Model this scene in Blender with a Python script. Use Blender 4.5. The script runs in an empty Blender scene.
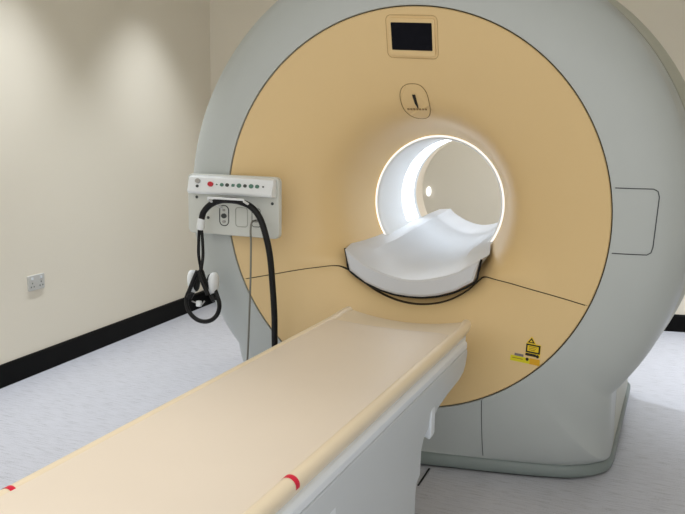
import bpy, bmesh, math, random
from mathutils import Vector, Matrix
random.seed(4)
PI = math.pi
H = 1.06                      # height of the bore axis above the floor
S = bpy.context.scene
COL = S.collection

# ------------------------------------------------------------------ camera
yaw, pit, roll = 0.40364593, 0.16808909, 0.01476485
cy, sy, cp, sp = math.cos(yaw), math.sin(yaw), math.cos(pit), math.sin(pit)
F = Vector((-sy*cp, cy*cp, -sp)); Rv = Vector((cy, sy, 0)); U = Rv.cross(F)
cr, sr = math.cos(roll), math.sin(roll)
R2 = cr*Rv + sr*U; U2 = -sr*Rv + cr*U
cd = bpy.data.cameras.new('camera'); cam = bpy.data.objects.new('camera', cd); COL.objects.link(cam)
cd.sensor_width = 36; cd.lens = 36*800/685; cd.clip_start = .05
M = Matrix(((R2.x, U2.x, -F.x, 1.0337), (R2.y, U2.y, -F.y, -3.0087), (R2.z, U2.z, -F.z, .3603+H), (0, 0, 0, 1)))
cam.matrix_world = M
S.camera = cam

# ------------------------------------------------------------------ world, exposure
S.view_settings.view_transform = 'Standard'; S.view_settings.look = 'None'
S.view_settings.gamma = 1; S.view_settings.use_curve_mapping = False
S.view_settings.exposure = 0.08
w = bpy.data.worlds.new('world'); S.world = w; w.use_nodes = True
w.node_tree.nodes['Background'].inputs[0].default_value = (1.0, .98, .94, 1)
w.node_tree.nodes['Background'].inputs[1].default_value = 1.08

CEIL = 2.75
def spot(x, y, power, ang, color, size=.05, blend=1.0, tilt=(0, 0)):
    ld = bpy.data.lights.new('downlight_lamp', 'SPOT'); ld.energy = power; ld.spot_size = math.radians(ang)
    ld.spot_blend = blend; ld.shadow_soft_size = size; ld.color = color
    lo = bpy.data.objects.new('downlight_lamp', ld); COL.objects.link(lo)
    lo.location = (x, y, CEIL-.03); lo.rotation_euler = (tilt[0], tilt[1], 0)
    return lo
WARM = (1.0, .95, .88); COOL = (.86, .92, 1.0)
LAMPS = [  # x, y, power, cone, colour, where
    (-1.74, 1.40, 105, 82, COOL, 'washing the left wall nearest the far corner'), (-1.72, .17, 105, 82, COOL, 'washing the left wall above the socket'),
    (-1.74, -1.1, 110, 78, COOL, 'washing the left wall beside the table'),
    (-.55, 1.95, 30, 100, WARM, 'behind the scanner, nearer the left wall'), (.55, 2.0, 120, 100, COOL, 'behind the scanner, right of the bore'),
    (1.75, 2.0, 270, 72, COOL, 'behind the scanner, near the right wall'),
    (1.65, .55, 45, 50, COOL, 'beside the right flank of the scanner'), (-.35, -1.9, 55, 62, WARM, 'over the near half of the patient table'),
    (0.0, -.9, 12, 50, WARM, 'over the scanner end of the patient table'),
]

# ------------------------------------------------------------------ materials
def mat(name, col, rough=.5, metal=0, noise=0, nscale=40, bump=0, bscale=200, emit=0, coat=0, spec=.5):
    m = bpy.data.materials.new(name); m.use_nodes = True
    nt = m.node_tree; b = nt.nodes['Principled BSDF']
    b.inputs['Base Color'].default_value = (*col, 1); b.inputs['Roughness'].default_value = rough
    b.inputs['Metallic'].default_value = metal; b.inputs['Coat Weight'].default_value = coat
    b.inputs['Specular IOR Level'].default_value = spec
    tc = nt.nodes.new('ShaderNodeTexCoord')
    if noise:
        n = nt.nodes.new('ShaderNodeTexNoise'); n.inputs['Scale'].default_value = nscale; n.inputs['Detail'].default_value = 5
        nt.links.new(tc.outputs['Object'], n.inputs['Vector'])
        mx = nt.nodes.new('ShaderNodeMix'); mx.data_type = 'RGBA'
        mx.inputs['A'].default_value = (*[c*(1-noise) for c in col], 1)
        mx.inputs['B'].default_value = (*[min(1, c*(1+noise)) for c in col], 1)
        nt.links.new(n.outputs['Fac'], mx.inputs['Factor']); nt.links.new(mx.outputs['Result'], b.inputs['Base Color'])
    if bump:
        n = nt.nodes.new('ShaderNodeTexNoise'); n.inputs['Scale'].default_value = bscale
        nt.links.new(tc.outputs['Object'], n.inputs['Vector'])
        bp = nt.nodes.new('ShaderNodeBump'); bp.inputs['Strength'].default_value = bump; bp.inputs['Distance'].default_value = .002
        nt.links.new(n.outputs['Fac'], bp.inputs['Height']); nt.links.new(bp.outputs['Normal'], b.inputs['Normal'])
    if emit:
        b.inputs['Emission Color'].default_value = (*col, 1); b.inputs['Emission Strength'].default_value = emit
    return m
def lin(r, g, b):
    f = lambda c: ((c/255+.055)/1.055)**2.4 if c > 10 else c/255/12.92
    return (f(r), f(g), f(b))
BEIGE = mat('beige_cover', lin(226, 198, 146), .42, noise=.02, nscale=3)
GREY = mat('grey_shroud', lin(184, 190, 189), .36, noise=.02, nscale=4)
GREY2 = mat('rear_ring_grey', lin(190, 192, 178), .45)
SKIRT = mat('skirt_grey', lin(128, 138, 136), .45)
DARK = mat('seam_dark', lin(60, 48, 28), .8)
DGREY = mat('seam_grey', lin(70, 74, 76), .8)
WHITE = mat('white_plastic', lin(226, 230, 232), .35)
BORE = mat('bore_liner_white', lin(238, 242, 246), .4)
BLACK = mat('black_rubber', lin(11, 11, 13), .45, bump=.2, spec=.3)
CREAM = mat('tabletop_cream', lin(236, 221, 194), .32)
PAD = mat('mattress_vinyl', lin(230, 218, 202), .42, noise=.02, nscale=6)
TWHITE = mat('table_white', lin(228, 235, 243), .35)
TGREY = mat('table_grey', lin(206, 213, 219), .4)
RED = mat('red_mark', lin(215, 20, 60), .4)
REDB = mat('red_button', lin(190, 30, 50), .3)
SCREEN = mat('dark_screen', lin(8, 9, 18), .15, spec=.12)
YEL = mat('yellow_sticker', lin(232, 200, 30), .5)
BLK = mat('sticker_black', lin(20, 16, 12), .6)
PANEL = mat('panel_plastic', lin(205, 208, 202), .4)
ICON = mat('icon_green', lin(80, 120, 105), .5)
ICONK = mat('icon_dark', lin(60, 66, 64), .5)
CABLE = mat('grey_cable', lin(120, 120, 112), .5)
WALL = mat('wall_paint', lin(234, 226, 209), .75, noise=.015, nscale=2, bump=.15, bscale=90)
BASEB = mat('black_skirting', lin(6, 6, 6), .5, spec=.12)
CEILM = mat('ceiling_paint', lin(232, 228, 216), .8)
LAMPM = mat('lamp_glow', (1, .97, .9), .5, emit=12)
METAL = mat('metal', lin(170, 170, 170), .3, metal=.8)
# floor: pale speckled safety vinyl with faint streaks
FLOOR = bpy.data.materials.new('floor_vinyl'); FLOOR.use_nodes = True
nt = FLOOR.node_tree; b = nt.nodes['Principled BSDF']; tc = nt.nodes.new('ShaderNodeTexCoord')
mp = nt.nodes.new('ShaderNodeMapping'); mp.inputs['Scale'].default_value = (3, 30, 1)
n1 = nt.nodes.new('ShaderNodeTexNoise'); n1.inputs['Scale'].default_value = 4; n1.inputs['Detail'].default_value = 8
n2 = nt.nodes.new('ShaderNodeTexNoise'); n2.inputs['Scale'].default_value = 260
nt.links.new(tc.outputs['Object'], mp.inputs['Vector']); nt.links.new(mp.outputs['Vector'], n1.inputs['Vector'])
nt.links.new(tc.outputs['Object'], n2.inputs['Vector'])
ad = nt.nodes.new('ShaderNodeMath'); ad.operation = 'ADD'; nt.links.new(n1.outputs['Fac'], ad.inputs[0]); nt.links.new(n2.outputs['Fac'], ad.inputs[1])
rp = nt.nodes.new('ShaderNodeValToRGB'); rp.color_ramp.elements[0].position = .75; rp.color_ramp.elements[1].position = 1.25
rp.color_ramp.elements[0].color = (*lin(164, 165, 170), 1); rp.color_ramp.elements[1].color = (*lin(196, 197, 204), 1)
ml = nt.nodes.new('ShaderNodeMath'); ml.operation = 'MULTIPLY'; ml.inputs[1].default_value = 1.0
nt.links.new(ad.outputs[0], ml.inputs[0]); nt.links.new(ml.outputs[0], rp.inputs['Fac']); nt.links.new(rp.outputs['Color'], b.inputs['Base Color'])
b.inputs['Roughness'].default_value = .42

# ------------------------------------------------------------------ helpers
def build(name, verts, faces, m, parent=None, smooth=True, angle=40, bevel=0, segs=2):
    me = bpy.data.meshes.new(name); me.from_pydata([tuple(v) for v in verts], [], faces); me.validate()
    bm = bmesh.new(); bm.from_mesh(me)
    bmesh.ops.remove_doubles(bm, verts=bm.verts, dist=1e-5)
    bmesh.ops.recalc_face_normals(bm, faces=bm.faces); bm.to_mesh(me); bm.free()
    if smooth:
        me.shade_smooth(); me.set_sharp_from_angle(angle=math.radians(angle))
    me.materials.append(m)
    o = bpy.data.objects.new(name, me); COL.objects.link(o)
    if parent: o.parent = parent
    if bevel:
        bv = o.modifiers.new('bevel', 'BEVEL'); bv.width = bevel; bv.segments = segs; bv.limit_method = 'ANGLE'; bv.angle_limit = math.radians(35)
        o.modifiers.new('wn', 'WEIGHTED_NORMAL').keep_sharp = False
    return o
def grid(rows, closed_u=False, closed_v=False):
    n = len(rows[0]); V = [v for r in rows for v in r]; Fc = []
    R = len(rows)
    for i in range(R if closed_v else R-1):
        for j in range(n if closed_u else n-1):
            a = i*n+j; b_ = i*n+(j+1) % n; c = ((i+1) % R)*n+(j+1) % n; d = ((i+1) % R)*n+j
            Fc.append((a, b_, c, d))
    return V, Fc
def box(x0, x1, y0, y1, z0, z1):
    V = [(x, y, z) for x in (x0, x1) for y in (y0, y1) for z in (z0, z1)]
    return V, [(0, 1, 3, 2), (4, 6, 7, 5), (0, 4, 5, 1), (2, 3, 7, 6), (0, 2, 6, 4), (1, 5, 7, 3)]
def prism(poly, f0, f1):
    """poly: list of 2-D points; f0/f1 map a 2-D point to the two 3-D ends"""
    n = len(poly); V = [f0(q) for q in poly]+[f1(q) for q in poly]
    return V, [tuple(range(n)), tuple(range(2*n-1, n-1, -1))]+[(i, (i+1) % n, n+(i+1) % n, n+i) for i in range(n)]
def catmull(P, k=10):
    P = [Vector(p) for p in P]; Q = [P[0]*2-P[1]]+P+[P[-1]*2-P[-2]]; out = []
    for i in range(1, len(Q)-2):
        for j in range(k):
            t = j/k
            out.append(.5*((2*Q[i])+(Q[i+1]-Q[i-1])*t+(2*Q[i-1]-5*Q[i]+4*Q[i+1]-Q[i+2])*t*t+(3*Q[i]-Q[i-1]-3*Q[i+1]+Q[i+2])*t**3))
    return out+[P[-1]]
def tube_geo(P, r, seg=12, caps=True):
    rows = []; up = Vector((.3, .9, .2)).normalized(); rr = r if callable(r) else (lambda t: r)
    n = len(P)
    for i, p in enumerate(P):
        t = (P[min(i+1, n-1)]-P[max(i-1, 0)]).normalized()
        s = t.cross(up)
        if s.length < 1e-4: s = t.orthogonal()
        s.normalize(); up2 = s.cross(t).normalized(); up = up2
        q = rr(i/(n-1))
        rows.append([p+q*(math.cos(a)*s+math.sin(a)*up2) for a in [2*PI*k/seg for k in range(seg)]])
    V, Fc = grid(rows, closed_u=True)
    if caps:
        Fc.append(tuple(range(seg))[::-1]); Fc.append(tuple((n-1)*seg+k for k in range(seg)))
    return V, Fc
def tube(name, P, r, m, parent=None, seg=12, smooth_path=True, k=10):
    P = catmull(P, k) if smooth_path else [Vector(p) for p in P]
    V, Fc = tube_geo(P, r, seg)
    return build(name, V, Fc, m, parent, angle=60)
def lathe_y(prof, seg=160, cx=0, cz=H):
    rows = [[(cx+r*math.cos(2*PI*k/seg), y, cz+r*math.sin(2*PI*k/seg)) for k in range(seg)] for r, y in prof]
    return grid(rows, closed_u=True)
def rrect(x0, x1, z0, z1, r, k=6):
    out = []
    for cx, cz, a0 in ((x1-r, z1-r, 0), (x0+r, z1-r, 90), (x0+r, z0+r, 180), (x1-r, z0+r, 270)):
        for i in range(k+1):
            a = math.radians(a0+90*i/k); out.append((cx+r*math.cos(a), cz+r*math.sin(a)))
    return out
def empty(name, loc, label, cat, group=None):
    e = bpy.data.objects.new(name, None); COL.objects.link(e); e.location = loc; e.empty_display_size = .1
    e['label'] = label; e['category'] = cat
    if group: e['group'] = group
    return e
def adopt(root):
    """children are built in world coordinates; move them under the root without shifting them"""
    bpy.context.view_layer.update()
    def shift(o):
        o.matrix_parent_inverse = Matrix.Identity(4)
    for c in root.children:
        c.location = c.location-root.location
def struct(o): o['kind'] = 'structure'; return o

# ------------------------------------------------------------------ room
def wallplane(name, p0, p1, z0, z1, m, th=.1, side=1):
    p0 = Vector(p0); p1 = Vector(p1); d = (p1-p0).normalized(); nrm = Vector((-d.y, d.x))*side*th
    V, Fc = prism([p0, p1, p1+nrm, p0+nrm], lambda q: (q[0], q[1], z0), lambda q: (q[0], q[1], z1))
    return struct(build(name, V, Fc, m, smooth=False))
LW0 = (-2.045, -4.4); LW1 = (-2.325, 2.27); BW1 = (3.1, 3.35)
def lx(y): return LW0[0]+(LW1[0]-LW0[0])*(y-LW0[1])/(LW1[1]-LW0[1])
V, Fc = box(-3.4, 3.3, -4.6, 3.7, -.1, 0); struct(build('floor', V, Fc, FLOOR, smooth=False))
V, Fc = box(-3.4, 3.3, -1.6, 3.7, CEIL, CEIL+.1); struct(build('ceiling', V, Fc, CEILM, smooth=False))
wallplane('wall_left', LW0, LW1, 0, CEIL, WALL)
wallplane('wall_back', LW1, BW1, 0, CEIL, WALL)
wallplane('wall_right', BW1, (3.1, -1.6), 0, CEIL, WALL)
def skirting(name, p0, p1):
    p0 = Vector(p0); p1 = Vector(p1); d = (p1-p0).normalized(); nr = Vector((d.y, -d.x))
    prof = [(0, 0), (.022, 0), (.020, .012), (.017, .035), (.015, .11), (.010, .118), (0, .12)]
    V, Fc = prism(prof, lambda q: (*(p0+nr*q[0]), q[1]), lambda q: (*(p1+nr*q[0]), q[1]))
    return struct(build(name, V, Fc, BASEB, angle=30))
skirting('baseboard_left', (lx(-4.4), -4.4), LW1)
skirting('baseboard_back', LW1, BW1)
skirting('baseboard_right', BW1, (3.1, -1.6))
V, Fc = prism([(.150, -.15), (.156, -.15), (.150, .02), (.144, .02)], lambda q: (q[0], q[1], .0005), lambda q: (q[0], q[1], .004))
struct(build('trim_1', V, Fc, BLACK, smooth=False))

# ------------------------------------------------------------------ MRI scanner
mri = empty('mri_scanner', (0, .7, 0), 'large grey and beige ring-shaped MRI scanner with a glowing white bore', 'medical scanner')
def interp(T, x):
    if x <= T[0][0]: return T[0][1]
    for (a, b_), (c, d) in zip(T, T[1:]):
        if x <= c: return b_+(d-b_)*(x-a)/(c-a)
    return T[-1][1]
CONE = [(.304, .525), (.314, .480), (.328, .425), (.348, .350), (.372, .282), (.40, .228), (.44, .178), (.50, .135), (.6, .083), (.7, .040), (.8, 0)]
def smooth_cone():
    P = catmull([(r, y, 0) for r, y in CONE], 8); return [(p.x, p.y) for p in P]
CP = smooth_cone()
def cone_y(r): return interp(CP, r)
def dent(x, z):
    """gentle wings either side of the couch opening"""
    ax = abs(x); t = (z+.235)/.05
    env = 1/(1+math.exp(-(ax-.30)/.02))*max(0, 1-max(0, ax-.36)/.22)
    return -.030*env*math.exp(-t*t)
def surf(x, z, off=0):
    r = math.hypot(x, z); y = cone_y(r)+dent(x, z)
    e = .002; n = Vector((-(cone_y(math.hypot(x+e, z))-cone_y(math.hypot(x-e, z)))/(2*e), 1, -(cone_y(math.hypot(x, z+e))-cone_y(math.hypot(x, z-e)))/(2*e)))
    n.normalize(); return Vector((x, y, z+H))-n*off
# seam between upper and lower front cover: radius as a function of angle
SEAM = [(-155.4, .797), (-153.5, .70), (-151, .60), (-148, .52), (-143.5, .445), (-138, .420), (-128, .411), (-110, .410), (-90, .411),
        (-70, .409), (-56, .402), (-47, .395), (-42, .40), (-37, .435), (-32, .50), (-27.5, .60), (-24.3, .70), (-22.1, .797)]
def seam_r(a):
    Pn = seam_pts; return interp(Pn, a)
seam_pts = [(p.x, p.y) for p in catmull([(a/100, r, 0) for a, r in SEAM], 8)]
seam_pts = [(a*100, r) for a, r in seam_pts]
def ring_patch(angs, rin, rout, nr, off=0):
    rows = []
    for i in range(nr+1):
        row = []
        for a in angs:
            r0, r1 = rin(a), rout(a); t = i/nr; r = r0+(r1-r0)*t
            x, z = r*math.cos(math.radians(a)), r*math.sin(math.radians(a))
            row.append((x, cone_y(r)+dent(x, z)+off, z+H))
        rows.append(row)
    return rows
A0, A1 = -155.4, -22.1
angU = [A1+(360-(A1-A0))*i/260 for i in range(261)]      # A1 .. A0+360 through the top
angL = [A0+(A1-A0)*i/200 for i in range(201)]
g = .0036
top_rows = ring_patch(angU, lambda a: .304, lambda a: .795, 56)
V1, F1 = grid(top_rows)
low_rows = ring_patch(angL, lambda a: .304, lambda a: max(.305, min(.795, seam_r(a))-g), 56)
V2, F2 = grid(low_rows)
V = V1+V2; Fc = F1+[tuple(i+len(V1) for i in f) for f in F2]
# turned-back lip at outer rim
lip = [[(r*math.cos(math.radians(a)), y, r*math.sin(math.radians(a))+H) for a in angU] for r, y in ((.795, 0.0), (.7975, .004), (.7975, .03))]
V3, F3 = grid(lip); n0 = len(V); V += V3; Fc += [tuple(i+n0 for i in f) for f in F3]
build('upper_front_cover', V, Fc, BEIGE, mri, angle=50)
rows = ring_patch(angL, lambda a: min(.795, seam_r(a))+g*.9 if seam_r(a) < .79 else .795, lambda a: .795, 40)
V, Fc = grid(rows)
lip = [[(r*math.cos(math.radians(a)), y, r*math.sin(math.radians(a))+H) for a in angL] for r, y in ((.795, 0.0), (.7975, .004), (.7975, .03))]
V3, F3 = grid(lip); n0 = len(V); V += V3; Fc += [tuple(i+n0 for i in f) for f in F3]
build('lower_front_cover', V, Fc, BEIGE, mri, angle=50)
# dark gap backing
rows = ring_patch([a*1.0 for a in angL], lambda a: max(.36, min(.79, seam_r(a))-.02), lambda a: min(.80, seam_r(a)+.02), 6, off=.004)
V, Fc = grid(rows)
V4, F4 = lathe_y([(.792, .012), (.806, .012)])
n0 = len(V); V += V4; Fc += [tuple(i+n0 for i in f) for f in F4]
build('cover_gasket', V, Fc, DARK, mri)

tube('cover_seam', [surf(r*math.cos(math.radians(a)), r*math.sin(math.radians(a)), -.0005) for a, r in seam_pts if r < .792], .0022, DARK, mri, seg=6, smooth_path=False)
# outline of the shroud (x, z about the bore axis), its front depth and roundness
BOW = [(0, .02), (.35, .083), (.5, .113), (.62, .142), (.69, .166), (.74, .20), (.785, .25), (.815, .30), (.833, .37)]
out = []   # (x, z, yf, roundness)
RO = 1.072
a_s = math.asin(-.675/RO)
N = 150
for i in range(N+1):
    a = a_s+(PI-2*a_s)*i/N; out.append((RO*math.cos(a), RO*math.sin(a), .17, 1.0))
xs = RO*math.cos(a_s); zs = RO*math.sin(a_s)
side = []
for i in range(1, 15):
    t = i/14; s_ = t*t*(3-2*t)
    side.append((xs+(.833-xs)*s_, zs+(-1.0-zs)*t, .17+.20*s_, 1.0-.25*s_))
left = [(-x, z, y, q) for x, z, y, q in side]
out += left
bot = []
xs_b = [.833-(.833-.69)*(1-math.cos(i/12*PI/2)) for i in range(1, 13)]
xs_b = [.829, .82, .805, .785, .76, .73, .70, .66]+[.66-.06*i for i in range(1, 12)]
for x in xs_b:
    q = max(0, min(1, (x-.15)/.68)); q = q*q*(3-2*q); bot.append((x, -1.0, interp(BOW, x), .75*q))
out += [(-x, z, y, q) for x, z, y, q in bot]+[(x, z, y, q) for x, z, y, q in reversed(bot)]
out += [s for s in reversed(side)]
nO = len(out)
rows = []
KU = 22
for i in range(KU+1):
    u = math.sin(i/KU*PI/2) if i else 0
    row = []
    for x, z, yf, q in out:
        L = math.hypot(x, z); r0 = .8025
        r = r0+(L-r0)*u; yr = yf*(1-math.sqrt(max(0, 1-u*u))); yl = yf*(u*u*.35+u*.65)
        row.append((x/L*r, q*yr+(1-q)*yl, z/L*r+H))
    rows.append(row)
for k_ in range(1, KU):
    u = k_/KU; Y = [p[1] for p in rows[k_]]
    for _ in range(int(45*(1-u**3))):
        Y = [(Y[i-1]+2*Y[i]+Y[(i+1) % nO])/4 for i in range(nO)]
    rows[k_] = [(p[0], y, p[2]) for p, y in zip(rows[k_], Y)]
rows.insert(0, [(x/math.hypot(x, z)*.8015, .03, z/math.hypot(x, z)*.8015+H) for x, z, _, _ in out])
rows.insert(1, [(x/math.hypot(x, z)*.8015, .004, z/math.hypot(x, z)*.8015+H) for x, z, _, _ in out])
def grow(x, z, k):      # only the round part grows
    w_ = max(0, min(1, (z+.70)/.12)); s_ = 1+(k/RO-1)*w_; return x*s_, z*s_
for yb, k in ((.22, 1.080), (.30, 1.087), (.44, 1.091)):
    row = []
    for x, z, yf, q in out:
        X, Z = grow(x, z, k); row.append((X, max(yf+(yb-.17)*.5, yb), Z+H))
    rows.append(row)
V, Fc = grid(rows, closed_u=True)
build('front_shroud', V, Fc, GREY, mri, angle=50)
# narrow shadow gap between the shroud and the rear ring
rows = []
for yb, k in ((.435, 1.086), (.47, 1.086)):
    rows.append([(grow(x, z, k)[0]*.996, yb, grow(x, z, k)[1]*.996+H) for x, z, _, _ in out])
V, Fc = grid(rows, closed_u=True); build('shroud_gap', V, Fc, DGREY, mri)
rows = []
for yb, k, sh in ((.462, 1.08, .985), (.448, 1.094, 1), (.50, 1.103, 1), (.65, 1.122, 1), (.85, 1.136, 1), (1.15, 1.138, 1), (1.32, 1.125, 1), (1.40, 1.08, .992), (1.455, .98, .98), (1.47, .85, .9), (1.47, .5, .5)):
    row = []
    for x, z, yf, q in out:
        X, Z = grow(x, z, k); 
        if sh < .95:
            L = math.hypot(X, Z); X, Z = X/L*(L*sh if sh > .6 else .6), Z/L*(L*sh if sh > .6 else .6)
        else: X, Z = X*sh, max(Z*sh, -1.0)
        row.append((X, yb, Z+H))
    rows.append(row)
V, Fc = grid(rows, closed_u=True)
build('rear_ring', V, Fc, GREY2, mri, angle=45)
V, Fc = lathe_y([(.62, 1.47), (.50, 1.45), (.40, 1.38), (.345, 1.29), (.305, 1.24), (.290, 1.17), (.2885, 1.07)], 120)
build('rear_flare', V, Fc, mat('beige_overlit', lin(236, 220, 196), .5), mri)  # same beige cover, lightened: the strong bore light is put into its colour
# foot skirt
def planrow(inset, z):
    P = []
    xs_ = [0, .1, .2, .3, .4, .5, .58, .64, .69, .73, .765, .79, .81, .822, .828]
    for x in xs_: P.append((x-inset*max(0, (x-.6)/.23), interp(BOW, x)+inset))
    P += [(.833-inset, .42), (.833-inset, 1.38), (.82-inset, 1.42), (.79-inset, 1.44-inset)]
    return [(x, y, z) for x, y in P]+[(-x, y, z) for x, y in reversed(P[1:])]
rows = [planrow(-.004, .0625), planrow(-.012, .052), planrow(-.014, .03), planrow(-.012, .012), planrow(.005, .004)]
V, Fc = grid([r for r in rows], closed_u=True)
n_ = len(rows[0]); Fc.append(tuple(range(n_)))
build('base_skirt', V, Fc, SKIRT, mri, angle=60)
rows = [planrow(.01, .01), planrow(.01, 0.0)]
V, Fc = grid(rows, closed_u=True); build('plinth', V, Fc, BLACK, mri)
# access panels: seams laid as thin grooves on the shroud front
def shroud_pt(x, z, off=.0012):
    a = math.atan2(z, x); best = None
    for i in range(nO):
        p, q = out[i], out[(i+1) % nO]
        aa, ab = math.atan2(p[1], p[0]), math.atan2(q[1], q[0]); d = (ab-aa+PI) % (2*PI)-PI; e = (a-aa+PI) % (2*PI)-PI
        if abs(d) > 1e-9 and 0 <= e/d <= 1:
            t = e/d; best = [p[k]+(q[k]-p[k])*t for k in range(4)]; break
    X, Z, yf, qn = best; L = math.hypot(X, Z); r = math.hypot(x, z); u = min(1, (r-.8025)/(L-.8025))
    yr = yf*(1-math.sqrt(max(0, 1-u*u))); yl = yf*(u*u*.35+u*.65)
    return Vector((x, qn*yr+(1-qn)*yl-off, z+H))
for s in (1, ):
    P = [shroud_pt(.357, z) for z in [-.722-.02*i for i in range(14)]]
    tube('panel_seam', P, .0016, DGREY, mri, seg=6, smooth_path=False)
pts = [(.785+.145*i/8, .140) for i in range(9)]+[(.945, .132), (.951, .112)]+[(.951-.008*i/6, .112-.18*i/6) for i in range(1, 7)]+[(.938, -.088), (.925, -.096)]+[(.925-.135*i/8, -.096) for i in range(1, 9)]
tube('hatch_seam', [shroud_pt(x, z) for x, z in pts if math.hypot(x, z) > .8025], .0018, DGREY, mri, seg=6, smooth_path=False)

# bore
prof = [(.306, .535), (.306, .520), (.302, .512), (.295, .509), (.289, .514), (.2865, .53), (.2865, .60), (.2865, .95), (.2865, 1.06), (.288, 1.075), (.296, 1.08)]; V, Fc = lathe_y(prof, 128); build('bore_liner', V, Fc, BORE, mri, angle=60)
# lamps of the bore (two slim light strips on the bore wall, as real scanners have)
def bstrip(a0, a1, y0, y1):
    rows = []
    for y in (y0, y1):
        rows.append([((.2845)*math.cos(math.radians(a0+(a1-a0)*i/40)), y, .2845*math.sin(math.radians(a0+(a1-a0)*i/40))+H) for i in range(41)])
    return grid(rows)
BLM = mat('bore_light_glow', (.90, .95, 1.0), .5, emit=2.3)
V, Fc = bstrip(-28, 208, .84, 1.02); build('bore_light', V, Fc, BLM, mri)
RGM = mat('lip_glow_white', (.98, .97, .95), .5, emit=.75)
V, Fc = lathe_y([(.3005+.0045*math.cos(a), .5125+.0045*math.sin(a)) for a in [2*PI*i/12 for i in range(13)]], 128); build('lip_glow', V, Fc, RGM, mri)  # liner lip; its lit translucent edge and halo are put in as emission
# couch bridge inside the bore
SEC = [  # y, outer x, outer z, rim x, rim z, centre z
    (.158, .292, -.200, .242, -.238, -.306),
    (.165, .298, -.190, .244, -.229, -.298),
    (.27, .314, -.180, .214, -.212, -.290),
    (.35, .298, -.172, .202, -.203, -.284),
    (.43, .280, -.164, .197, -.196, -.277),
    (.52, .262, -.157, .193, -.188, -.270),
    (.8, .258, -.147, .190, -.168, -.250),
    (1.14, .258, -.138, .188, -.142, -.220),
    (1.40, .250, -.128, .186, -.128, -.202)]
rows = []
for k, (y, xo, zo, xr, zr, zc) in enumerate(SEC):
    top = []
    for i in range(17):
        t = -1+2*i/16; top.append((xr*t, zc+(zr-zc)*abs(t)**1.8+(.007 if abs(t) > .99 else 0)))
    row = [(-xo, zo)]+top+[(xo, zo)]
    if y < .5:
        f = {.158: .975, .165: 1.0, .27: .98, .35: .9, .43: .85}[y]
        und = [(.288, -.235), (.274, -.285), (.20, -.332), (.13, -.358), (.06, -.372), (0, -.375)]
        und = [(x*f, z*f*.985) for x, z in und]
    else:
        und = [(.294*math.cos(math.radians(-a)), .294*math.sin(math.radians(-a))) for a in (36, 47, 58, 69, 80, 90)]
    row += und+[(-x, z) for x, z in reversed(und[:-1])]
    # bowed plan: the middle stands further forward than the sides
    bow = 0
    rows.append([(x-.012, y+bow*(x/.29)**2, z+H) for x, z in row])
rows = [[(x+(0.012 if y > .5 else 0), y, z) for x, y, z in r] for r in rows]
V, Fc = grid(rows, closed_u=True); n_ = len(rows[0])
# close the front with a centre fan in two rows
Fc.append(tuple(range(n_))); Fc.append(tuple((len(rows)-1)*n_+i for i in range(n_)))
BR = build('couch_bridge', V, Fc, mat('bridge_white', lin(208, 212, 218), .35), mri, angle=22)
# black gasket round the bridge front, lying on the cone
und = [(.303, -.190), (.293, -.238), (.279, -.289), (.203, -.338), (.132, -.364), (.06, -.378), (0, -.381)]
path = [(-x-.012, z) for x, z in und]+[(x-.012, z) for x, z in reversed(und[:-1])]
P = [Vector(p) for p in catmull([(x, z, 0) for x, z in path], 6)]
tube('bridge_gasket', [(p.x, .176, p.y*.985+H) for p in P], .0045, BLACK, mri, seg=8, smooth_path=False)

# display, emblem, stickers on the cone
def decal(name, poly, off, m, parent, thick=.0015):
    V, Fc = prism(poly, lambda q: surf(q[0], q[1], off), lambda q: surf(q[0], q[1], off-thick))
    return build(name, V, Fc, m, parent, smooth=False)
SOFT = mat('soft_seam', lin(176, 146, 96), .6)
BZL = mat('bezel_beige', lin(226, 198, 146), .4)
DR = lambda P: [(.010+x*math.cos(.05)+(z-.68)*math.sin(.05), .682-x*math.sin(.05)+(z-.68)*math.cos(.05)) for x, z in P]
disp = decal('display', DR(rrect(-.094, .094, .617, .753, .012)), .0055, BZL, mri, .012)
V, Fc = prism(DR(rrect(-.083, .083, .638, .738, .003)), lambda q: surf(q[0], q[1], .0066), lambda q: surf(q[0], q[1], .003))
build('screen', V, Fc, SCREEN, disp, smooth=False)
P = DR(rrect(-.104, .104, .607, .763, .02)); P.append(P[0])
tube('display_seam', [surf(x, z, .0006) for x, z in P], .0010, SOFT, disp, seg=6, smooth_path=False)
# emblem
cxE, czE = -.012, .446
ov = [(cxE+.060*math.copysign(abs(math.cos(a))**.8, math.cos(a)), czE+.068*math.copysign(abs(math.sin(a))**.8, math.sin(a))) for a in [2*PI*i/48 for i in range(48)]]
emb = decal('emblem', ov, .002, BEIGE, mri, .004)
tube('emblem_rim', [surf(x, z, .0022) for x, z in ov+[ov[0]]], .0012, mat('emblem_line', lin(130, 105, 66), .6), emb, seg=6, smooth_path=False)
decal('emblem_mark', [(cxE-.007, czE+.026), (cxE+.006, czE+.026), (cxE+.008, czE-.018), (cxE+.005, czE-.030), (cxE-.003, czE-.008)], .0034, BLK, emb, .0018)
for i in range(7):
    x = cxE-.042+i*.0125
    decal('emblem_letter', rrect(x, x+.0085, czE-.034, czE-.028, .001, 2), .003, mat('letter_brown', lin(150, 122, 78), .6) if i == 0 else bpy.data.materials['letter_brown'], emb, .0012)
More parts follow.
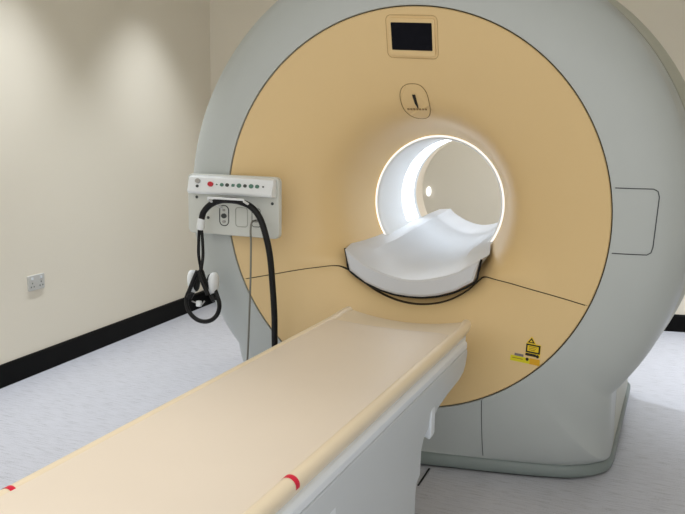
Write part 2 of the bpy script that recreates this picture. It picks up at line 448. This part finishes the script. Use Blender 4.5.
# warning stickers
def sx(px): return .542+(px-533)*.00420
def sz(py): return -.503-(py-350)*.0040
wl = decal('warning_label', rrect(sx(526.2), sx(540.2), sz(355.2), sz(343.2), .002, 3), .0008, YEL, mri)
def onl(name, x0, x1, y0, y1, m, off, parent): return decal(name, rrect(sx(x0), sx(x1), sz(y1), sz(y0), .0015, 2), off, m, parent, .0008)
onl('border', 526.4, 540, 344, 352, BLK, .0015, wl); onl('label_field', 527.9, 538.5, 345.3, 350.6, YEL, .0022, wl)
for k in range(3): onl('text_line', 529.2, 537-.8*k, 346+1.5*k, 346.6+1.5*k, mat('ochre_text', lin(150, 125, 30), .6) if k == 0 else bpy.data.materials['ochre_text'], .0028, wl)
onl('text_strip', 526.4, 536.5, 352.6, 355, BLK, .0015, wl)
decal('round_symbol', [(sx(538)+.006*math.cos(a), sz(354.2)+.006*math.sin(a)) for a in [i*PI/8 for i in range(16)]], .0024, BLK, wl)
wt = decal('warning_triangle', [(sx(531)-.019, sz(343.1)), (sx(531)+.019, sz(343.1)), (sx(531), sz(336.8))], .0012, YEL, mri)
decal('triangle_border', [(sx(531)-.014, sz(342.8)), (sx(531)+.014, sz(342.8)), (sx(531), sz(338))], .0018, BLK, wt)
decal('triangle_field', [(sx(531)-.006, sz(342.0)), (sx(531)+.006, sz(342.0)), (sx(531), sz(340))], .0024, YEL, wt)
YG = mat('yellow_green', lin(215, 205, 20), .5)
ll = decal('laser_label', rrect(sx(512.3), sx(540.6), sz(362.3), sz(357.2), .001, 2), .0008, YG, mri)
onl('text_line', 514, 524.5, 359, 359.7, bpy.data.materials['ochre_text'], .0016, ll)
decal('round_symbol', [(sx(528.6)+.006*math.cos(a), sz(358.4)+.006*math.sin(a)) for a in [i*PI/8 for i in range(16)]], .0024, BLK, ll)
onl('orange_field', 531, 540.4, 356.8, 362.4, mat('amber_sticker', lin(220, 165, 20), .5), .0017, ll)
onl('grey_label', 516, 524.6, 354.8, 357.1, mat('grey_sticker', lin(120, 112, 118), .5), .001, mri)

# interface panel on the left flank
pn = build('interface_panel', *prism(rrect(-.972, -.522, .926, 1.186, .022), lambda q: (q[0], -.052, q[1]), lambda q: (q[0], -.022, q[1])), PANEL, mri, bevel=.005)
build('mount_block', *box(-.90, -.60, -.024, .07, .95, 1.16), PANEL, pn, bevel=.006)
# sloping console across the top
prof = [(-.050, 1.182), (-.078, 1.176), (-.098, 1.115), (-.092, 1.104), (-.050, 1.100)]
V, Fc = prism(prof, lambda q: (-.947, q[0], q[1]), lambda q: (-.532, q[0], q[1])); build('console', V, Fc, WHITE, pn, bevel=.005, segs=3)
n_c = Vector((0, -.061, -.02)).normalized(); n_c = Vector((0, -.95, .31))
def on_console(x, t, off=0):   # t: 0 bottom .. 1 top of the sloping face
    y = -.098+(.020)*t; z = 1.115+.061*t; return Vector((x+.022, y, z))+n_c*off
def console_disc(name, x, t, r, m, h=.006, sq=False):
    e1 = Vector((1, 0, 0)); e2 = Vector((0, .31, .95)); k = 4 if sq else 18
    c = on_console(x, t); poly = [(r*1.2*math.cos(2*PI*(i+.5)/k), r*math.sin(2*PI*(i+.5)/k)) for i in range(k)]
    V, Fc = prism(poly, lambda q: c+e1*q[0]+e2*q[1]-n_c*.002, lambda q: c+e1*q[0]+e2*q[1]+n_c*h)
    return build(name, V, Fc, m, pn, angle=30)
console_disc('red_button', -.852, .52, .0105, REDB, .008)
console_disc('key_switch', -.918, .70, .010, METAL, .008)
console_disc('key_slot', -.918, .35, .006, ICONK, .003)
for i, x in enumerate((-.822, -.797, -.771, -.742, -.713, -.684, -.655, -.626, -.598)):
    console_disc('console_button', x, .52, (.003, .0075, .0075, .008, .009, .007, .009, .008, .0035)[i], (ICON, ICON, ICONK)[i % 3], .003, sq=i in (3, ))
def plate_seam(name, x0, x1, z0, z1, r, m, rad=.0016):
    P = rrect(x0, x1, z0, z1, r); P.append(P[0]); return tube(name, [(x+.018, -.0525, z) for x, z in P], rad, m, pn, seg=6, smooth_path=False)
plate_seam('socket_outline', -.828, -.783, .968, 1.055, .02, ICONK, .0022)
plate_seam('blank_cover_outline', -.748, -.690, .968, 1.050, .012, mat('pale_line', lin(165, 168, 160), .5))
plate_seam('socket_outline', -.668, -.628, .972, 1.050, .01, ICONK, .0014)
for x, z, s_ in ((-.788, 1.035, .006), (-.788, 1.010, .013), (-.788, .985, .008), (-.630, .998, .009)):
    build('socket', *prism([(x+s_*math.cos(a), z+s_*.8*math.sin(a)) for a in [i*PI/8 for i in range(16)]], lambda q: (q[0], -.050, q[1]), lambda q: (q[0], -.056, q[1])), ICONK if s_ > .01 else METAL, pn)
for x, z in ((-.925, 1.085), (-.552, 1.075), (-.868, .998)):
    build('screw', *prism([(x+.0065*math.cos(a), z+.0065*math.sin(a)) for a in [i*PI/8 for i in range(16)]], lambda q: (q[0], -.050, q[1]), lambda q: (q[0], -.054, q[1])), ICONK, pn)
tube('cable_bracket', [(-0.800, -.052, 1.045), (-0.800, -.09, 1.06), (-0.800, -.158, 1.090), (-0.798, -.160, 1.097), (-0.630, -.160, 1.097), (-0.628, -.158, 1.090), (-0.624, -.09, 1.06), (-0.624, -.052, 1.045)], .0052, WHITE, pn, seg=8, smooth_path=False)
adopt(mri)

# ------------------------------------------------------------------ headset and hose hung on the bracket
hs = empty('patient_headset', (-.88, -.1, .60), 'white and black headset hanging by its black hose from the wire bracket', 'headset')
yh = -.118
hose = [(-.860, yh, .995), (-.848, yh, 1.03), (-.815, yh, 1.062), (-.77, yh, 1.082), (-.72, yh, 1.087), (-.67, yh, 1.083), (-.615, yh, 1.063), (-.575, yh, 1.02), (-.548, yh, .95), (-.532, -.11, .86), (-.525, -.10, .73), (-.522, -.09, .60), (-.525, -.08, .45), (-.52, -.06, .25), (-.51, -.04, .12), (-.49, .02, .075), (-.47, .07, .07)]
tube('hose', hose, .0135, BLACK, hs, seg=14)
tube('hose_sleeve', [(-.860, yh, 1.002), (-.863, yh, .975), (-.866, yh, .953)], lambda t: .0145+.003*math.sin(t*PI), WHITE, hs, seg=14)
for dx in (-1, 1):
    tube('air_tube', [(-.866+dx*.006, yh, .955), (-.866+dx*.010, yh, .90), (-.866+dx*.011, yh, .84), (-.866+dx*.009, yh-.01*dx, .782), (-.866+dx*.008, yh, .77), (-.866+dx*.030, yh-.012, .735), (-.868+dx*.048, yh, .69)], .0068, BLACK, hs, seg=10)
    tube('yoke', [(-.866+dx*.004, yh-.022, .775), (-.866+dx*.022, yh-.026, .735), (-.868+dx*.050, yh-.022, .675)], .0095, BLACK, hs, seg=12)
    # ear cup: flattened padded shell
    ec = []
    for i in range(13):
        th = PI*i/12; rr_ = math.sin(th)**.7
        ec.append([((-.868+dx*.052)+.023*rr_*math.cos(a)+dx*.004*math.cos(th), yh+.018+.030*rr_*math.sin(a), .718+.050*math.cos(th)) for a in [2*PI*k/20 for k in range(20)]])
    V, Fc = grid(ec, closed_u=True); build('ear_cup', V, Fc, WHITE, hs, angle=80)
    pr = [[((-.868+dx*.034)+.010*c*dx*-1*1, yh+.018+.024*math.cos(a)*s_, .716+.042*math.sin(a)*s_) for a in [2*PI*k/20 for k in range(20)]] for c, s_ in ((-.6, 1), (.2, 1.0), (.6, .85), (.6, .45))]
    V, Fc = grid(pr, closed_u=True); Fc.append(tuple(range(60, 80))); build('ear_pad', V, Fc, BLACK, hs, angle=60)
band = [(-.868+.085*math.sin(a), yh+.012, .625-.085*math.cos(a)*.95) for a in [math.radians(-112+224*i/16) for i in range(17)]]
band = [(-.868-.062, yh+.015, .69)]+band+[(-.868+.062, yh+.015, .69)]
tube('headband', band, .0098, BLACK, hs, seg=12, k=4)
tube('slider', [(-.918, yh+.005, .672), (-.933, yh+.005, .645)], .013, BLACK, hs, seg=10)
tube('slider', [(-.818, yh+.005, .672), (-.803, yh+.005, .645)], .013, BLACK, hs, seg=10)
V, Fc = box(-.893, -.870, yh-.006, yh+.012, .612, .638); build('clip', V, Fc, WHITE, hs, bevel=.004)
tube('clip_arm', [(-.918, yh+.004, .632), (-.893, yh, .628), (-.868, yh, .622), (-.850, yh, .640)], .003, METAL, hs, seg=8)
adopt(hs)
cb = tube('signal_cable', [(-.630, -.055, 1.0), (-.632, -.085, .995), (-.633, -.095, .96), (-.634, -.09, .90), (-.640, -.085, .75), (-.650, -.08, .58), (-.664, -.07, .42), (-.685, -.06, .2), (-.69, -.03, .05), (-.68, .03, .008), (-.62, .06, .006)], .0042, CABLE, seg=8)
cb['label'] = 'thin grey cable hanging straight down from the side panel, left of the thick black hose'; cb['category'] = 'cable'

# ------------------------------------------------------------------ patient table
tb = empty('patient_table', (.03, -1.2, 0), 'long cream-topped patient table on a pale grey pedestal in front of the scanner', 'examination table')
XC = .036; Y0, Y1 = -2.52, -.012
zt = .655
def sec_top(half, z, depth, rim=.020):
    """tray outline: concave top between two round rims"""
    P = []
    xi = half-2*rim
    for i in range(17):
        t = -1+2*i/16; P.append((xi*t, z-.013-depth*(1-t*t)))
    for i in range(1, 12):
        a = PI-PI*1.05*i/11; P.append((half-rim+rim*math.cos(a), z-rim+rim*math.sin(a)))
    P += [(half-.004, z-.034), (half-.012, z-.048), (-half+.012, z-.048), (-half+.004, z-.034)]
    for i in range(11):
        a = PI*.05+PI*1.0-(PI*1.05)*i/11; P.append((-half+rim+rim*math.cos(a), z-rim+rim*math.sin(a)))
    return P
rows = []
ys = [Y0, Y0+.01]+[Y0+.01+(-.20-Y0)*i/10 for i in range(1, 11)]+[-.16, -.12, -.08, -.055, -.042, Y1]
for i, y in enumerate(ys):
    t = max(0, (y+.20)/.165); half = .274; dz = 0
    sc = 1 if (0 < i < len(ys)-1) else .985
    depth = .006+.018*t
    z_ = zt+.006*t
    rows.append([(XC+x*sc, y, z) for x, z in sec_top(half, z_, depth)])
V, Fc = grid(rows, closed_u=True); n_ = len(rows[0])
Fc.append(tuple(range(n_))); Fc.append(tuple((len(rows)-1)*n_+i for i in range(n_)))
build('tabletop', V, Fc, CREAM, tb, angle=40)
# thin padded mattress lying in the tray
rows = []
for y, sc, dz in ((-2.46, .9, -.008), (-2.455, .98, -.001), (-2.44, 1, 0), (-1.5, 1, 0), (-.5, 1, 0), (-.235, 1, 0), (-.218, .985, -.002), (-.210, .955, -.009)):
    row = []
    for i in range(21):
        t = -1+2*i/20; e = 1-abs(t)**10; row.append((XC-.014+.252*sc*t, y-.03*(1-t*t)*0+(.02*t*t if y > -.3 else 0), zt+.0015-.0045*max(0, t)+dz-.007*(1-t*t)-.009*(1-e)))
    row += [(XC-.014+.245*sc, row[-1][1], zt-.022), (XC-.014-.245*sc, row[-1][1], zt-.022)]
    rows.append(row)
V, Fc = grid(rows, closed_u=True); n_ = len(rows[0]); Fc.append(tuple(range(n_))); Fc.append(tuple((len(rows)-1)*n_+i for i in range(n_)))
build('mattress', V, Fc, PAD, tb, angle=50)
for s in (1, -1):
    # red marks round the rims
    rows = []
    for yy in ((-1.552, -1.534) if s == 1 else (-1.845, -1.83)):
        rows.append([(XC+s*(.254+.0208*math.cos(a)), yy, zt-.020+.0208*math.sin(a)) for a in [math.radians(-15+165*i/10) for i in range(11)]])
    V, Fc = grid(rows); build('position_mark', V, Fc, RED, tb)
    prof = [(.25, zt-.047), (.270, zt-.050), (.280, zt-.060), (.280, zt-.082), (.26, zt-.084)]
    V, Fc = prism([(s*x, z) for x, z in prof], lambda q: (XC+q[0], Y0+.02, q[1]), lambda q: (XC+q[0], -.105, q[1])); build('side_rail', V, Fc, TWHITE, tb, bevel=.003)
    V, Fc = prism([(s*.20, zt-.083), (s*.272, zt-.083), (s*.272, zt-.093), (s*.20, zt-.093)], lambda q: (XC+q[0], Y0+.03, q[1]), lambda q: (XC+q[0], -.125, q[1])); build('rail_gap', V, Fc, DGREY, tb, smooth=False)
V, Fc = box(XC-.262, XC+.262, Y0+.03, -.06, zt-.080, zt-.046); build('support_beam', V, Fc, TWHITE, tb)
# housing: side profile (y, z) widened upward
pf = [(-.085, .567), (-.075, .545), (-.078, .50), (-.095, .470), (-.14, .455), (-.30, .445), (-.41, .432), (-.50, .395), (-.555, .372), (-.572, .34), (-.572, .25), (-.585, .242), (-.605, .236), (-.612, .20), (-.612, .10), (-.62, .03), (-2.2, .03), (-2.2, .10), (-2.19, .34), (-2.25, .40), (-2.46, .455), (-2.49, .50), (-2.49, .567)]
def hx(z):  # half width with height
    return interp([(.0, .252), (.24, .254), (.36, .257), (.45, .264), (.50, .272), (.567, .278)], z)
V, Fc = prism(pf, lambda q: (XC-hx(q[1]), q[0], q[1]), lambda q: (XC+hx(q[1]), q[0], q[1])); build('pedestal_housing', V, Fc, TGREY, tb, bevel=.008, segs=3)
V, Fc = box(XC-.20, XC+.20, -2.1, -.70, 0, .04); build('pedestal_foot', V, Fc, DGREY, tb, bevel=.005)
# raised side fairing, then handles at the side
fp = [(-.13, .555), (-.10, .515), (-.16, .488), (-.36, .470), (-.56, .43), (-.60, .39), (-.62, .12), (-2.1, .12), (-2.12, .45), (-2.3, .52), (-2.3, .555)]
for s in (1, -1):
    for yy, zz in ((-.492, .415), (-1.34, .465)):
        hp = [(-.02, .065), (.010, .058), (.016, .040), (.016, -.045), (.010, -.062), (-.02, -.050)]
        x0 = XC+s*.253
        V, Fc = prism([(x0+s*a, zz+c) for a, c in hp], lambda q: (q[0], yy-.020, q[1]), lambda q: (q[0], yy+.022, q[1])); build('handle', V, Fc, TWHITE, tb, bevel=.005, segs=3)
adopt(tb)

# ------------------------------------------------------------------ small things in the room
d = (Vector(LW1)-Vector(LW0)).normalized(); nr = Vector((d.y, -d.x))
so = empty('wall_socket', (lx(.325), .325, .517), 'small double wall socket on the cream wall left of the scanner', 'socket')
def onwall(q, h): p = Vector((lx(.325), .325))+d*q[0]+nr*h; return (p.x, p.y, .515+q[1])
V, Fc = prism(rrect(-.062, .062, -.042, .042, .006), lambda q: onwall(q, -.002), lambda q: onwall(q, .012)); build('faceplate', V, Fc, mat('socket_white', lin(196, 195, 190), .5), so, bevel=.003)
for c in (-.034, .034):
    V, Fc = prism(rrect(c-.007, c+.007, .018, .032, .002), lambda q: onwall(q, .010), lambda q: onwall(q, .0155)); build('switch', V, Fc, WHITE, so, bevel=.001)
    for a, z in ((0, 0), (-.011, -.02), (.011, -.02)):
        V, Fc = prism(rrect(c+a-.003, c+a+.003, z-.005, z+.003, .001), lambda q: onwall(q, .010), lambda q: onwall(q, .0128)); build('pin_hole', V, Fc, ICONK, so, smooth=False)
adopt(so)
# bright wall fitting seen through the bore
bd = (Vector(BW1)-Vector(LW1)).normalized(); bn = Vector((bd.y, -bd.x)); bp_ = Vector(LW1)+bd*((-.685-LW1[0])/bd.x)
rows = []
for i in range(9):
    th = PI/2*i/8
    rows.append([(bp_.x+bd.x*.018*math.cos(th)*math.cos(a)+bn.x*.03*math.sin(th), bp_.y+bd.y*.018*math.cos(th)*math.cos(a)+bn.y*.03*math.sin(th), .925+.035*math.cos(th)*math.sin(a)) for a in [2*PI*k/20 for k in range(20)]])
V, Fc = grid(rows, closed_u=True)
wf = build('wall_light', V, Fc, mat('wall_light_glow', (1, 1, 1), .4, emit=1.2)); wf['label'] = 'small bright white wall light on the far wall, seen through the scanner bore'; wf['category'] = 'lamp'
for i, (x, y, pw, an, c, where) in enumerate(LAMPS):
    e = empty('ceiling_downlight', (x, y, CEIL), 'round recessed ceiling downlight '+where, 'ceiling light', 'recessed ceiling downlights')
    rows = [[(x+r*math.cos(a), y+r*math.sin(a), z) for a in [2*PI*k/24 for k in range(24)]] for r, z in ((.062, CEIL-.001), (.060, CEIL-.008), (.048, CEIL-.010), (.044, CEIL-.004))]
    V, Fc = grid(rows, closed_u=True); build('trim_ring', V, Fc, WHITE, e)
    V, Fc = prism([(x+.043*math.cos(a), y+.043*math.sin(a)) for a in [2*PI*k/24 for k in range(24)]], lambda q: (q[0], q[1], CEIL-.003), lambda q: (q[0], q[1], CEIL-.006)); build('lens', V, Fc, LAMPM, e)
    l = spot(x, y, pw, an, c); l.parent = e
    adopt(e)
